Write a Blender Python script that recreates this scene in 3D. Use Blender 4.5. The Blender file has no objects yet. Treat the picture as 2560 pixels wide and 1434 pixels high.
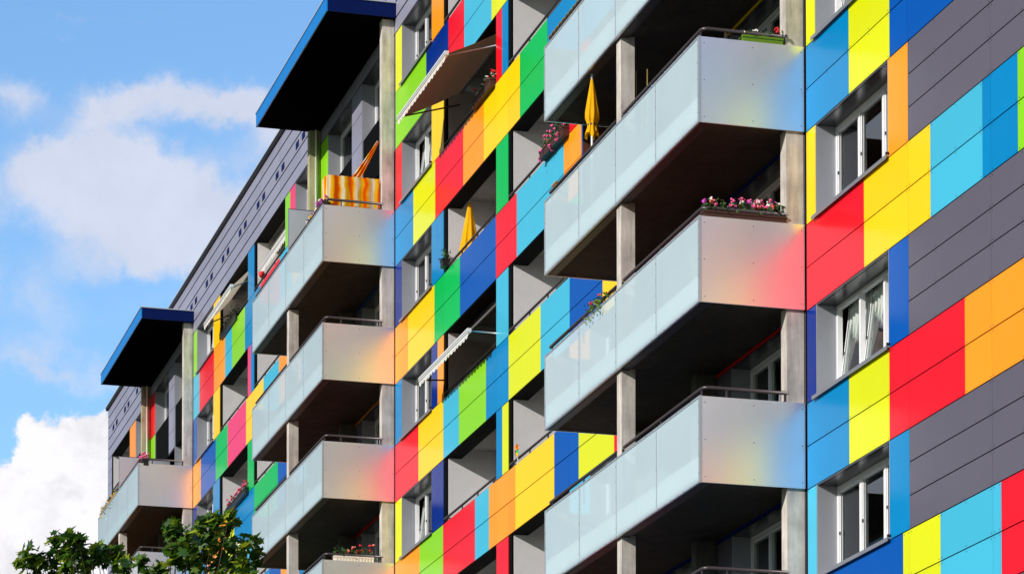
import bpy, math, random
from mathutils import Vector, Matrix
random.seed(11)
col = bpy.context.scene.collection
T = 26.885            # length of one section of the block
H = 2.8               # storey height
BH = 1.35             # height of a parapet band

# ------------------------------------------------------------------ materials
def lin(c):
    return tuple(((v/255)/12.92 if v/255 <= .04045 else (((v/255)+.055)/1.055)**2.4) for v in c)

def new_mat(name):
    m = bpy.data.materials.new(name); m.use_nodes = True
    nt = m.node_tree
    return m, nt, nt.nodes['Principled BSDF'], nt.nodes['Material Output']

def N(nt, t, **kw):
    n = nt.nodes.new(t)
    for k, v in kw.items():
        if k in n.inputs: n.inputs[k].default_value = v
        else: setattr(n, k, v)
    return n

def mat(name, rgb, rough=.5, metal=0., spec=.5, var=.05, vscale=3., bump=0., bscale=40., coat=0., ior=1.5):
    """plain surface with a little cloudiness in its colour and gloss, optional fine bump"""
    m, nt, p, out = new_mat(name)
    c = lin(rgb)
    pos = N(nt, 'ShaderNodeNewGeometry')
    no = N(nt, 'ShaderNodeTexNoise', Scale=vscale, Detail=5., Roughness=.6)
    nt.links.new(pos.outputs['Position'], no.inputs['Vector'])
    mr = N(nt, 'ShaderNodeMapRange'); mr.inputs['From Min'].default_value = .3; mr.inputs['From Max'].default_value = .7
    mr.inputs['To Min'].default_value = 1-var; mr.inputs['To Max'].default_value = 1+var
    nt.links.new(no.outputs['Fac'], mr.inputs['Value'])
    vm = N(nt, 'ShaderNodeVectorMath', operation='SCALE'); vm.inputs[0].default_value = c
    nt.links.new(mr.outputs[0], vm.inputs['Scale'])
    if name.startswith('laminate'):
        isl = N(nt, 'ShaderNodeMapRange'); isl.inputs['To Min'].default_value = .93; isl.inputs['To Max'].default_value = 1.06
        nt.links.new(pos.outputs['Random Per Island'], isl.inputs['Value'])
        mm = N(nt, 'ShaderNodeMath', operation='MULTIPLY'); nt.links.new(mr.outputs[0], mm.inputs[0]); nt.links.new(isl.outputs[0], mm.inputs[1])
        nt.links.new(mm.outputs[0], vm.inputs['Scale'])
    nt.links.new(vm.outputs[0], p.inputs['Base Color'])
    mr2 = N(nt, 'ShaderNodeMapRange'); mr2.inputs['To Min'].default_value = max(.02, rough*.96); mr2.inputs['To Max'].default_value = min(1, rough*1.04)
    nt.links.new(no.outputs['Fac'], mr2.inputs['Value']); nt.links.new(mr2.outputs[0], p.inputs['Roughness'])
    p.inputs['Metallic'].default_value = metal; p.inputs['Specular IOR Level'].default_value = spec
    p.inputs['IOR'].default_value = ior
    p.inputs['Coat Weight'].default_value = coat
    if bump:
        nb = N(nt, 'ShaderNodeTexNoise', Scale=bscale, Detail=4.)
        nt.links.new(pos.outputs['Position'], nb.inputs['Vector'])
        bp = N(nt, 'ShaderNodeBump', Strength=bump, Distance=.005)
        nt.links.new(nb.outputs['Fac'], bp.inputs['Height']); nt.links.new(bp.outputs[0], p.inputs['Normal'])
    return m

def concrete(name, rgb, dark=.55, bump=.25):
    """cast concrete: cloudy, vertical runs and small pores"""
    m, nt, p, out = new_mat(name)
    pos = N(nt, 'ShaderNodeNewGeometry')
    mp = N(nt, 'ShaderNodeMapping'); mp.inputs['Scale'].default_value = (1, 1, .12)
    nt.links.new(pos.outputs['Position'], mp.inputs[0])
    n1 = N(nt, 'ShaderNodeTexNoise', Scale=9., Detail=6., Roughness=.65); nt.links.new(mp.outputs[0], n1.inputs['Vector'])
    n2 = N(nt, 'ShaderNodeTexNoise', Scale=2.2, Detail=6., Roughness=.6); nt.links.new(pos.outputs['Position'], n2.inputs['Vector'])
    n3 = N(nt, 'ShaderNodeTexVoronoi', Scale=28.); nt.links.new(pos.outputs['Position'], n3.inputs['Vector'])
    a = N(nt, 'ShaderNodeMath', operation='ADD'); nt.links.new(n1.outputs['Fac'], a.inputs[0]); nt.links.new(n2.outputs['Fac'], a.inputs[1])
    r = N(nt, 'ShaderNodeMapRange'); r.inputs['From Min'].default_value = .7; r.inputs['From Max'].default_value = 1.3
    r.inputs['To Min'].default_value = dark; r.inputs['To Max'].default_value = 1.1
    nt.links.new(a.outputs[0], r.inputs['Value'])
    pr = N(nt, 'ShaderNodeMapRange'); pr.inputs['From Min'].default_value = .04; pr.inputs['From Max'].default_value = .12
    pr.inputs['To Min'].default_value = .75; pr.inputs['To Max'].default_value = 1.
    nt.links.new(n3.outputs['Distance'], pr.inputs['Value'])
    mu = N(nt, 'ShaderNodeMath', operation='MULTIPLY'); nt.links.new(r.outputs[0], mu.inputs[0]); nt.links.new(pr.outputs[0], mu.inputs[1])
    vm = N(nt, 'ShaderNodeVectorMath', operation='SCALE'); vm.inputs[0].default_value = lin(rgb)
    nt.links.new(mu.outputs[0], vm.inputs['Scale']); nt.links.new(vm.outputs[0], p.inputs['Base Color'])
    p.inputs['Roughness'].default_value = .75; p.inputs['Specular IOR Level'].default_value = .12
    bp = N(nt, 'ShaderNodeBump', Strength=bump, Distance=.0012)
    nt.links.new(mu.outputs[0], bp.inputs['Height']); nt.links.new(bp.outputs[0], p.inputs['Normal'])
    return m

PAL = {  # laminate colours of the facade
 'az': (0, 126, 186), 'bl': (0, 80, 168), 'nv': (0, 40, 128), 'cy': (66, 176, 208), 'yg': (212, 218, 0),
 'li': (132, 204, 20), 'gn': (0, 178, 78), 'ye': (250, 200, 8), 'or': (248, 150, 24), 'rd': (228, 18, 34), 'pk': (232, 60, 110)}
PNAME = {'az': 'azure blue', 'bl': 'royal blue', 'nv': 'navy blue', 'cy': 'sky blue', 'yg': 'lemon yellow', 'li': 'lime green', 'gn': 'green',
 'ye': 'golden yellow', 'or': 'orange', 'rd': 'red', 'pk': 'pink'}
M = {}
for k_, c_ in PAL.items():
    M[k_] = mat('laminate_' + PNAME[k_].replace(' ', '_'), c_, rough=.2, var=.015, vscale=1.2, spec=.16)
M['gy'] = mat('laminate_grey', (94, 88, 100), rough=.26, var=.02, vscale=1.5, spec=.5)
M['attic'] = mat('laminate_attic_grey', (144, 143, 162), rough=.3, var=.04, vscale=1.5, spec=.5)
M['rivet'] = mat('rivet_head', (60, 56, 66), rough=.4, metal=.6)
M['dark'] = mat('dark_joint', (12, 12, 14), rough=.8, spec=.05)
M['reveal'] = mat('reveal_metal', (156, 158, 166), rough=.3, metal=.25, var=.03)
M['soffit'] = mat('soffit_metal', (92, 92, 96), rough=.24, metal=.8, var=.04, vscale=2)
M['white'] = mat('window_white', (220, 220, 222), rough=.3)
M['sill'] = mat('sill_aluminium', (168, 168, 174), rough=.35, metal=.6)
M['alu'] = mat('aluminium_profile', (190, 196, 202), rough=.35, metal=.55)
M['side'] = mat('composite_panel', (252, 252, 255), rough=.32, metal=.80, var=.015, vscale=6)
M['rail'] = mat('rail_paint', (70, 62, 64), rough=.35, metal=.3)
M['stucco'] = mat('stucco', (204, 202, 204), rough=.9, bump=.9, bscale=45., var=.05)
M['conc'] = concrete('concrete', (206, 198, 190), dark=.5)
M['conc2'] = concrete('post_concrete_green_bounce', (176, 166, 134), dark=.6)  # plain concrete; green bounce light and shade are put into the colour
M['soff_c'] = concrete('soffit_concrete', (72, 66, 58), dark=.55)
M['ceil'] = concrete('ceiling_concrete', (160, 158, 154), dark=.8)
M['part_c'] = concrete('partition_concrete', (96, 94, 88), dark=.65)
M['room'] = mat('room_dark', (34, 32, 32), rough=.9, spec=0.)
M['roofd'] = mat('roof_edge_dark', (22, 20, 24), rough=.5)
M['roofl'] = mat('roof_edge_light', (200, 200, 205), rough=.4, metal=.4)
M['fascia'] = mat('canopy_fascia_blue', (0, 122, 204), rough=.27, var=.03)
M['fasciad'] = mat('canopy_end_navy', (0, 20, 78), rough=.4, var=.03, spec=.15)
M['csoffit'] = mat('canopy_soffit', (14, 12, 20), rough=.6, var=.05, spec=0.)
M['leafp'] = mat('plant_leaf', (52, 92, 34), rough=.5, var=.3, vscale=20)
M['leafy'] = mat('plant_leaf_yellowish', (96, 124, 34), rough=.5, var=.3, vscale=20)
M['soil'] = mat('planter_brown', (62, 38, 30), rough=.6)
M['planterw'] = mat('planter_white', (226, 222, 212), rough=.5)
M['planterg'] = mat('planter_lime', (92, 128, 16), rough=.4)
M['planterd'] = mat('pot_dark', (30, 30, 34), rough=.4)
for nm, c_ in (('fl_red', (214, 24, 34)), ('fl_pink', (232, 90, 150)), ('fl_lilac', (196, 60, 190)), ('fl_white', (240, 232, 224)), ('fl_yel', (246, 200, 20)), ('fl_salmon', (238, 120, 110))):
    M[nm] = mat(nm, c_, rough=.6, var=.12, vscale=40)
M['cane'] = mat('bamboo', (196, 172, 96), rough=.5)
M['vine'] = mat('vine', (128, 112, 30), rough=.7)
M['wood'] = mat('wood_brown', (92, 46, 20), rough=.6, var=.2, vscale=9)
M['woodl'] = mat('wood_pale', (176, 138, 84), rough=.6, var=.2, vscale=9)
M['pinb'] = mat('pinwheel_blue', (30, 60, 200), rough=.4)

# curtains, thin cloth, glass
def cloth(name, rgb, trans=.4, wave=0):
    m, nt, p, out = new_mat(name)
    d = N(nt, 'ShaderNodeBsdfDiffuse'); t = N(nt, 'ShaderNodeBsdfTranslucent'); mx = N(nt, 'ShaderNodeMixShader'); mx.inputs[0].default_value = trans
    c = (*lin(rgb), 1)
    pos = N(nt, 'ShaderNodeNewGeometry'); no = N(nt, 'ShaderNodeTexNoise', Scale=6., Detail=3.)
    nt.links.new(pos.outputs['Position'], no.inputs['Vector'])
    mr = N(nt, 'ShaderNodeMapRange'); mr.inputs['To Min'].default_value = .82; mr.inputs['To Max'].default_value = 1.12
    nt.links.new(no.outputs['Fac'], mr.inputs['Value'])
    vm = N(nt, 'ShaderNodeVectorMath', operation='SCALE'); vm.inputs[0].default_value = lin(rgb); nt.links.new(mr.outputs[0], vm.inputs['Scale'])
    nt.links.new(vm.outputs[0], d.inputs[0]); nt.links.new(vm.outputs[0], t.inputs[0])
    nt.links.new(d.outputs[0], mx.inputs[1]); nt.links.new(t.outputs[0], mx.inputs[2]); nt.links.new(mx.outputs[0], out.inputs[0])
    return m
M['curtain'] = cloth('curtain', (226, 232, 226), .5)
M['blind'] = cloth('blind', (176, 186, 190), .3)
M['awning'] = cloth('awning_cloth', (108, 82, 66), .22)
M['valance'] = cloth('valance_cloth', (232, 230, 226), .3)
M['awnlight'] = cloth('awning_cream', (234, 220, 200), .3)
M['parasol'] = cloth('parasol_yellow', (250, 190, 30), .3)
M['hammock'] = cloth('hammock_orange', (240, 110, 10), .3)

def pane_mat(name, tint, refl):
    m, nt, p, out = new_mat(name)
    tr = N(nt, 'ShaderNodeBsdfTransparent'); tr.inputs[0].default_value = (*tint, 1)
    gl = N(nt, 'ShaderNodeBsdfGlossy'); gl.inputs['Roughness'].default_value = .03; gl.inputs[0].default_value = (1, 1, 1, 1)
    fr = N(nt, 'ShaderNodeFresnel'); fr.inputs['IOR'].default_value = refl
    mx = N(nt, 'ShaderNodeMixShader')
    nt.links.new(fr.outputs[0], mx.inputs[0]); nt.links.new(tr.outputs[0], mx.inputs[1]); nt.links.new(gl.outputs[0], mx.inputs[2])
    nt.links.new(mx.outputs[0], out.inputs[0]); return m
M['pane'] = pane_mat('pane_glass', (.8, .86, .84), 2.1)

def frosted(name):
    """etched glass: milky, a bit see-through, soft sky gloss"""
    m, nt, p, out = new_mat(name)
    pos = N(nt, 'ShaderNodeNewGeometry')
    no = N(nt, 'ShaderNodeTexNoise', Scale=.9, Detail=3.); nt.links.new(pos.outputs['Position'], no.inputs['Vector'])
    cr = N(nt, 'ShaderNodeMapRange'); cr.inputs['To Min'].default_value = .93; cr.inputs['To Max'].default_value = 1.05
    nt.links.new(no.outputs['Fac'], cr.inputs['Value'])
    vm = N(nt, 'ShaderNodeVectorMath', operation='SCALE'); vm.inputs[0].default_value = lin((208, 230, 238)); nt.links.new(cr.outputs[0], vm.inputs['Scale'])
    d = N(nt, 'ShaderNodeBsdfDiffuse'); t = N(nt, 'ShaderNodeBsdfTranslucent')
    nt.links.new(vm.outputs[0], d.inputs[0]); nt.links.new(vm.outputs[0], t.inputs[0])
    a = N(nt, 'ShaderNodeMixShader'); a.inputs[0].default_value = .1
    nt.links.new(d.outputs[0], a.inputs[1]); nt.links.new(t.outputs[0], a.inputs[2])
    tr = N(nt, 'ShaderNodeBsdfTransparent'); tr.inputs[0].default_value = (.9, .97, .98, 1)
    b = N(nt, 'ShaderNodeMixShader'); b.inputs[0].default_value = .25
    nt.links.new(a.outputs[0], b.inputs[1]); nt.links.new(tr.outputs[0], b.inputs[2])
    g = N(nt, 'ShaderNodeBsdfGlossy'); g.inputs['Roughness'].default_value = .22
    fr = N(nt, 'ShaderNodeFresnel'); fr.inputs['IOR'].default_value = 1.45
    c = N(nt, 'ShaderNodeMixShader'); nt.links.new(fr.outputs[0], c.inputs[0]); nt.links.new(b.outputs[0], c.inputs[1]); nt.links.new(g.outputs[0], c.inputs[2])
    nt.links.new(c.outputs[0], out.inputs[0]); return m
M['frost'] = frosted('frosted_glass')
M['slab_edge'] = mat('slab_edge_pale', (236, 240, 240), rough=.7, var=.04)

def striped(name):
    m, nt, p, out = new_mat(name)
    pos = N(nt, 'ShaderNodeNewGeometry'); sp = N(nt, 'ShaderNodeSeparateXYZ'); nt.links.new(pos.outputs['Position'], sp.inputs[0])
    no = N(nt, 'ShaderNodeTexNoise', Scale=2.2, Detail=2.); nt.links.new(pos.outputs['Position'], no.inputs['Vector'])
    ad = N(nt, 'ShaderNodeMath', operation='MULTIPLY_ADD'); nt.links.new(no.outputs['Fac'], ad.inputs[0]); ad.inputs[1].default_value = .22
    s2 = N(nt, 'ShaderNodeMath', operation='ADD'); nt.links.new(sp.outputs['X'], s2.inputs[0]); nt.links.new(sp.outputs['Y'], s2.inputs[1])
    nt.links.new(s2.outputs[0], ad.inputs[2])
    md = N(nt, 'ShaderNodeMath', operation='MULTIPLY'); nt.links.new(ad.outputs[0], md.inputs[0]); md.inputs[1].default_value = 1/.36
    f = N(nt, 'ShaderNodeMath', operation='FRACT'); nt.links.new(md.outputs[0], f.inputs[0])
    cr = N(nt, 'ShaderNodeValToRGB'); e = cr.color_ramp
    cols = [(0, (240, 90, 10)), (.14, (242, 96, 10)), (.28, (250, 184, 24)), (.5, (244, 226, 190)), (.6, (246, 236, 214)), (.72, (250, 200, 36)), (.92, (250, 176, 20)), (1, (240, 90, 10))]
    e.elements[0].position = 0; e.elements[0].color = (*lin(cols[0][1]), 1); e.elements[1].position = 1; e.elements[1].color = (*lin(cols[-1][1]), 1)
    for ps, c in cols[1:-1]:
        x = e.elements.new(ps); x.color = (*lin(c), 1)
    nt.links.new(f.outputs[0], cr.inputs[0])
    d = N(nt, 'ShaderNodeBsdfDiffuse'); t = N(nt, 'ShaderNodeBsdfTranslucent'); a = N(nt, 'ShaderNodeMixShader'); a.inputs[0].default_value = .35
    nt.links.new(cr.outputs[0], d.inputs[0]); nt.links.new(cr.outputs[0], t.inputs[0])
    nt.links.new(d.outputs[0], a.inputs[1]); nt.links.new(t.outputs[0], a.inputs[2]); nt.links.new(a.outputs[0], out.inputs[0]); return m
M['stripe'] = striped('striped_screen_cloth')

def leafmat():
    m, nt, p, out = new_mat('maple_leaf')
    oi = N(nt, 'ShaderNodeNewGeometry')
    cr = N(nt, 'ShaderNodeValToRGB'); e = cr.color_ramp
    e.elements[0].color = (*lin((34, 70, 10)), 1); e.elements[1].color = (*lin((172, 188, 40)), 1)
    x = e.elements.new(.7); x.color = (*lin((72, 112, 20)), 1)
    nt.links.new(oi.outputs['Random Per Island'], cr.inputs[0])
    d = N(nt, 'ShaderNodeBsdfDiffuse'); t = N(nt, 'ShaderNodeBsdfTranslucent'); a = N(nt, 'ShaderNodeMixShader'); a.inputs[0].default_value = .45
    nt.links.new(cr.outputs[0], d.inputs[0]); nt.links.new(cr.outputs[0], t.inputs[0])
    g = N(nt, 'ShaderNodeBsdfGlossy'); g.inputs['Roughness'].default_value = .35
    b = N(nt, 'ShaderNodeMixShader'); b.inputs[0].default_value = .06
    nt.links.new(d.outputs[0], a.inputs[1]); nt.links.new(t.outputs[0], a.inputs[2]); nt.links.new(a.outputs[0], b.inputs[1]); nt.links.new(g.outputs[0], b.inputs[2])
    nt.links.new(b.outputs[0], out.inputs[0]); return m
M['leaf'] = leafmat()
M['bark'] = mat('bark', (88, 74, 58), rough=.9, bump=.6, bscale=30, var=.25)

# ------------------------------------------------------------------ mesh helpers
class MB:
    """collects shapes and links them as ONE mesh object"""
    def __init__(s): s.v = []; s.f = []; s.m = []; s.mats = []; s.sm = []
    def mi(s, m):
        if m not in s.mats: s.mats.append(m)
        return s.mats.index(m)
    def poly(s, pts, m, smooth=False):
        i = len(s.v); s.v += [tuple(p) for p in pts]; s.f.append(tuple(range(i, i+len(pts)))); s.m.append(s.mi(m)); s.sm.append(smooth)
    def box(s, x0, x1, y0, y1, z0, z1, m):
        if x0 > x1: x0, x1 = x1, x0
        if y0 > y1: y0, y1 = y1, y0
        if z0 > z1: z0, z1 = z1, z0
        i = len(s.v)
        s.v += [(x0, y0, z0), (x1, y0, z0), (x1, y1, z0), (x0, y1, z0), (x0, y0, z1), (x1, y0, z1), (x1, y1, z1), (x0, y1, z1)]
        for f in ((0, 3, 2, 1), (4, 5, 6, 7), (0, 1, 5, 4), (1, 2, 6, 5), (2, 3, 7, 6), (3, 0, 4, 7)):
            s.f.append(tuple(i+a for a in f)); s.m.append(s.mi(m)); s.sm.append(False)
    def tube(s, pts, r, m, n=8, taper=None):
        pts = [Vector(p) for p in pts]; rings = []
        for k, p in enumerate(pts):
            d = (pts[min(k+1, len(pts)-1)] - pts[max(k-1, 0)]).normalized()
            a = Vector((0, 0, 1)) if abs(d.z) < .9 else Vector((1, 0, 0))
            u = d.cross(a).normalized(); w = d.cross(u)
            rr = r if taper is None else r*(1+(taper-1)*k/(len(pts)-1))
            i = len(s.v); rings.append(i)
            for j in range(n):
                t = 2*math.pi*j/n; s.v.append(tuple(p+u*math.cos(t)*rr+w*math.sin(t)*rr))
        mi = s.mi(m)
        for a, b in zip(rings, rings[1:]):
            for j in range(n):
                s.f.append((a+j, a+(j+1) % n, b+(j+1) % n, b+j)); s.m.append(mi); s.sm.append(True)
        s.f.append(tuple(rings[0]+j for j in range(n))); s.m.append(mi); s.sm.append(False)
        s.f.append(tuple(rings[-1]+n-1-j for j in range(n))); s.m.append(mi); s.sm.append(False)
    def ball(s, c, r, m, n=6, sq=1.):
        i = len(s.v); mi = s.mi(m); rows = 4
        for a in range(rows+1):
            th = math.pi*a/rows
            for j in range(n):
                ph = 2*math.pi*(j+.5*(a % 2))/n
                s.v.append((c[0]+r*math.sin(th)*math.cos(ph), c[1]+r*math.sin(th)*math.sin(ph), c[2]+r*sq*math.cos(th)))
        for a in range(rows):
            for j in range(n):
                s.f.append((i+a*n+j, i+(a+1)*n+j, i+(a+1)*n+(j+1) % n, i+a*n+(j+1) % n)); s.m.append(mi); s.sm.append(True)
    def rivet(s, x, z, y=-.002, r=.011, m=None):
        s.poly([(x+r*math.cos(t*math.pi/3), y, z+r*math.sin(t*math.pi/3)) for t in range(6)], m or M['rivet'])
    def build(s, name, parent=None, label=None, kind=None):
        me = bpy.data.meshes.new(name); me.from_pydata(s.v, [], s.f)
        for m in s.mats: me.materials.append(m)
        me.polygons.foreach_set('material_index', s.m); me.polygons.foreach_set('use_smooth', s.sm); me.update()
        o = bpy.data.objects.new(name, me); col.objects.link(o)
        if parent is not None: o.parent = parent
        if label: o['label'] = label
        if kind: o['kind'] = kind
        return o

def thing(name, label, cat, loc=(0, 0, 0), group=None):
    o = bpy.data.objects.new(name, None); col.objects.link(o); o.location = loc
    o['label'] = label; o['category'] = cat
    if group: o['group'] = group
    return o

# ------------------------------------------------------------------ the block of flats
B = thing('apartment_building', 'long residential block clad in multicoloured panels with projecting glass balconies and blue canopies', 'building')
ATT0, ATT1 = 9.83, 11.72
XL_, XR_ = -71.6, 12.0
GROUND = -19.9
KMAX = 6

wall = MB()
# core behind everything, floor slabs and lower storeys
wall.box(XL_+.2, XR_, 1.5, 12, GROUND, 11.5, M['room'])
for k in range(-4, KMAX+1):
    z = -H*k
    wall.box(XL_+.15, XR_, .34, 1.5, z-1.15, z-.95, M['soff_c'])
    z0 = z-BH
    if k >= -3: wall.box(XL_+.03, XR_, .03, .33, z0+.004, z-.01, M['dark'])
wall.box(XL_+.03, XR_, .03, .33, ATT0+.01, ATT1-.02, M['dark'])
wall.box(XL_, XL_+.2, .03, 12, GROUND, 11.6, M['gy'])
wall.build('wall', B)

def field(mb, x0, x1, z0, z1, m, seams=(), rows=(.5,), near=False, gap=.007, y=0.):
    """one colour field: panels with open joints, rivets near the camera"""
    xs = [x0] + [s for s in seams if x0+.25 < s < x1-.25] + [x1]
    zs = [z0] + [z0+(z1-z0)*r for r in rows] + [z1]
    for a, b in zip(xs, xs[1:]):
        for c, d in zip(zs, zs[1:]):
            mb.box(a+gap*.5, b-gap*.5, y, y+.014, c+gap*1.25, d-gap*1.25, m)
            if near:
                n = max(1, int((b-a)/.75))
                for i in range(n+1):
                    xx = a+.05+(b-a-.1)*i/n
                    mb.rivet(xx, c+.04, y-.002); mb.rivet(xx, d-.04, y-.002)

BANDS = {
 (0, 0): [(1.77, 'az'), (3.36, 'yg'), (7.14, 'bl'), (12, 'or')],
 (0, 1): [(2.35, 'rd'), (4.83, 'ye'), (6.61, 'cy'), (7.74, 'az'), (12, 'li')],
 (0, 2): [(1.73, 'az'), (3.3, 'yg'), (5.99, 'rd'), (12, 'or')],
 (0, 3): [(3.78, 'bl'), (5.12, 'yg'), (7.15, 'cy'), (12, 'rd')],
 (0, 4): [(2.3, 'gn'), (5.4, 'or'), (12, 'bl')],
 (1, -3): [(2.94, 'li'), (4.93, 'nv'), (6.29, 'rd'), (8.52, 'cy'), (10.39, 'yg'), (13.53, 'or'), (18.3, 'bl')],
 (1, -2): [(1.73, 'az'), (3.76, 'yg'), (6.2, 'rd'), (7.9, 'or'), (10.69, 'ye'), (12.68, 'gn'), (18.3, 'az'), (T, 'cy')],
 (1, -1): [(1.23, 'or'), (3.69, 'ye'), (5.93, 'gn'), (8.86, 'bl'), (10.45, 'rd'), (13.8, 'cy'), (14.97, 'or'), (18.3, 'bl'), (T, 'ye')],
 (1, 0): [(2.22, 'rd'), (4.48, 'ye'), (5.83, 'cy'), (8.07, 'li'), (9.83, 'az'), (12.18, 'yg'), (14.18, 'cy'), (16.3, 'bl'), (18.3, 'ye'), (T, 'nv')],
 (1, 1): [(2.33, 'or'), (4.46, 'li'), (7.17, 'rd'), (8.3, 'cy'), (10.33, 'or'), (13.12, 'ye'), (14.76, 'bl'), (17.0, 'yg'), (18.6, 'rd'), (T, 'rd')],
 (1, 2): [(3.1, 'az'), (5.5, 'or'), (9.1, 'gn'), (12.0, 'bl'), (14.2, 'cy'), (18.6, 'or'), (T, 'nv')],
 (2, -3): [(1.05, 'cy'), (3.52, 'rd'), (5.35, 'or'), (6.44, 'cy'), (8.45, 'li'), (10.72, 'az'), (13.42, 'rd'), (15.1, 'cy'), (18.3, 'ye')],
 (2, -2): [(1.33, 'or'), (3.85, 'bl'), (5.8, 'gn'), (8.63, 'pk'), (11.18, 'ye'), (13.33, 'cy'), (16.2, 'or'), (T, 'bl')],
 (2, -1): [(2.5, 'az'), (5.55, 'or'), (6.88, 'yg'), (9.85, 'az'), (13.2, 'gn'), (16.1, 'bl'), (18.3, 'cy'), (T, 'or')],
 (2, 0): [(5.16, 'cy'), (8.3, 'rd'), (12.09, 'az'), (13.63, 'bl'), (16.0, 'or'), (18.3, 'az'), (T, 'rd')],
}
keys = list(PAL)
fields = []      # (visible, area, maker)
rest = MB(); count = 0
def put_field(name, lab, x0, x1, z0, z1, c, rows=(.5,), seams=(), near=False, shown=True):
    global count
    if not shown:
        field(rest, x0, x1, z0, z1, M[c], seams, rows); return
    mb = MB(); field(mb, x0, x1, z0, z1, M[c], seams, rows, near); mb.build(name, B, lab)

MODS = [4.5, 8.88, 9.8, 14.16, 18.2]
def seen_band(n, k, x0):
    if n == 0: return 0 <= k <= 3
    if n == 1: return (-3 <= k <= 1) and x0 < 18
    if n == 2: return (-3 <= k <= 0) and x0 < 15.5
    return False
for n in (0, 1, 2, 3):
    O = -n*T
    for k in range(-3, KMAX+1):
        z1 = -H*k; z0 = z1-BH
        cells = BANDS.get((n, k))
        if n == 3: cells = [(T, 'gy')] if k in (-3,) else [(13, 'gy'), (T, 'or')]
        if cells is None:
            cells = []; x = 0
            while x < (12 if n == 0 else T):
                x += random.uniform(1.6, 3.4); cells.append((x, random.choice(keys)))
        x = 0. if n < 3 else 9.05
        end = 12. if n == 0 else T-.09
        if k == -3 and n >= 1: end = 18.3      # tall glazing behind the top balconies
        for xe, c in cells:
            a, b = max(x, 0), min(xe, end)
            if b-a > .05:
                sm = [O+s for s in MODS] if n else [O+4.03, O+6.88, O+9.8]
                put_field('parapet_panel', PNAME.get(c, 'grey') + ' parapet panel', O+a, O+b, z0, z1, c, seams=sm, near=(n == 0), shown=seen_band(n, k, a))
            x = xe
        if k == 0 or k == 1:
            pass

STR = {   # upright panels beside windows and loggias: (unit, slot) -> {opening: colours}
 (0, 'l'): {0: 'yg', 1: 'ye', 2: 'nv', 3: 'cy', -1: 'rd'}, (0, 'r'): {0: 'cy', 1: 'or', 2: 'bl', 3: 'az'},
 (1, 'l'): {-3: 'yg', -2: 'rd', -1: 'nv', 0: 'az', 1: 'yg', 2: 'cy'}, (1, 'r'): {-3: 'or', -2: 'ye', -1: 'az', 0: ('nv', 'or'), 1: 'nv', 2: 'rd'},
 (1, 'm'): {-3: 'ye', -2: ('rd', 'az'), -1: 'gn', 0: 'cy', 1: ('az', 'yg'), 2: 'rd'}, (1, 's'): {-3: 'gn', -2: 'or', -1: 'rd', 0: 'gn', 1: 'or', 2: 'cy'},
 (2, 'l'): {-3: 'li', -2: 'bl', -1: 'nv', 0: 'yg'}, (2, 'r'): {-3: 'ye', -2: 'ye', -1: 'az', 0: 'cy'},
 (2, 'm'): {-3: 'az', -2: ('pk', 'az'), -1: 'gn', 0: 'cy'}, (2, 's'): {-3: ('li', 'pk'), -2: 'or', -1: 'cy', 0: 'ye'},
 (3, 's'): {-3: 'or', -2: 'az', -1: 'rd'}, (3, 'e'): {}}
SLOT = {'l': (0, .62), 'r': (3.44, 4.5), 'm': (8.88, 9.8), 's': (14.16, 15.47), 'x': (18.2, 19.55), 'p': (22.3, 23.4), 'q': (26.1, 26.8)}
for n in (0, 1, 2, 3):
    O = -n*T
    for sl, (a, b) in SLOT.items():
        if n == 0:
            if sl not in 'lr': continue
            a, b = {'l': (0, .38), 'r': (3.29, 4.03)}[sl]
        if n == 3 and sl in 'lrm': continue
        for k in range(-3, KMAX+1):
            z0 = -H*k; z1 = z0+H-BH
            if k == -3: z1 = ATT0
            wallm = None
            c = STR.get((n, sl), {}).get(k)
            shown = c is not None and not (n == 0 and k < 0) and not (sl == 's' and k > -1 and n == 1)
            if c is None: c = random.choice(keys)
            if sl in 'xpq' and k > -3: c = 'gy'
            if sl in 'xpq' and k == -3 and n >= 1:
                z0 = -H*k - .05
                if sl == 'p' or sl == 'q':
                    c = 'gy'; put_field('pier_panel', 'grey pier panel behind top balcony', O+a, O+b, 5.6, z1, 'attic', rows=(.16, .33, .49, .656, .83), seams=[O+a+.55], shown=(n > 1)); 
                    mbb = MB(); mbb.box(O+a+.02, O+b-.02, .02, .34, 4.3, z1, M['gy']); mbb.build('pier', B)
                    continue
                top = 'li' if n == 2 else 'rd'
                put_field('pier_panel', PNAME[top]+' pier panel', O+a, O+b, 8.38, z1, top, rows=(), shown=(n > 1))
                put_field('pier_panel', 'lime green pier panel', O+a, O+b, 5.6, 8.37, 'li', rows=(), shown=(n > 1))
                rest.box(O+a+.02, O+b-.02, .02, .34, 4.3, z1, M['gy']); continue
            rest.box(O+a+.012, O+b-.012, .02, .31, z0-.002, z1+.002, M['dark'])
            cc = c if isinstance(c, tuple) else (c, c)
            mid = (a+b)/2
            if b-a < .8:
                put_field('pier_panel', PNAME.get(cc[0], 'grey')+' upright panel', O+a, O+b, z0, z1, cc[0], rows=(), near=(n == 0), shown=shown)
            elif cc[0] == cc[1]:
                put_field('pier_panel', PNAME.get(cc[0], 'grey')+' upright panel', O+a, O+b, z0, z1, cc[0], rows=(), seams=[O+mid] if n else [], near=(n == 0), shown=shown)
            else:
                put_field('pier_panel', PNAME[cc[0]]+' upright panel', O+a, O+mid, z0, z1, cc[0], rows=(), shown=shown)
                put_field('pier_panel', PNAME[cc[1]]+' upright panel', O+mid, O+b, z0, z1, cc[1], rows=(), shown=shown)
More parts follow.
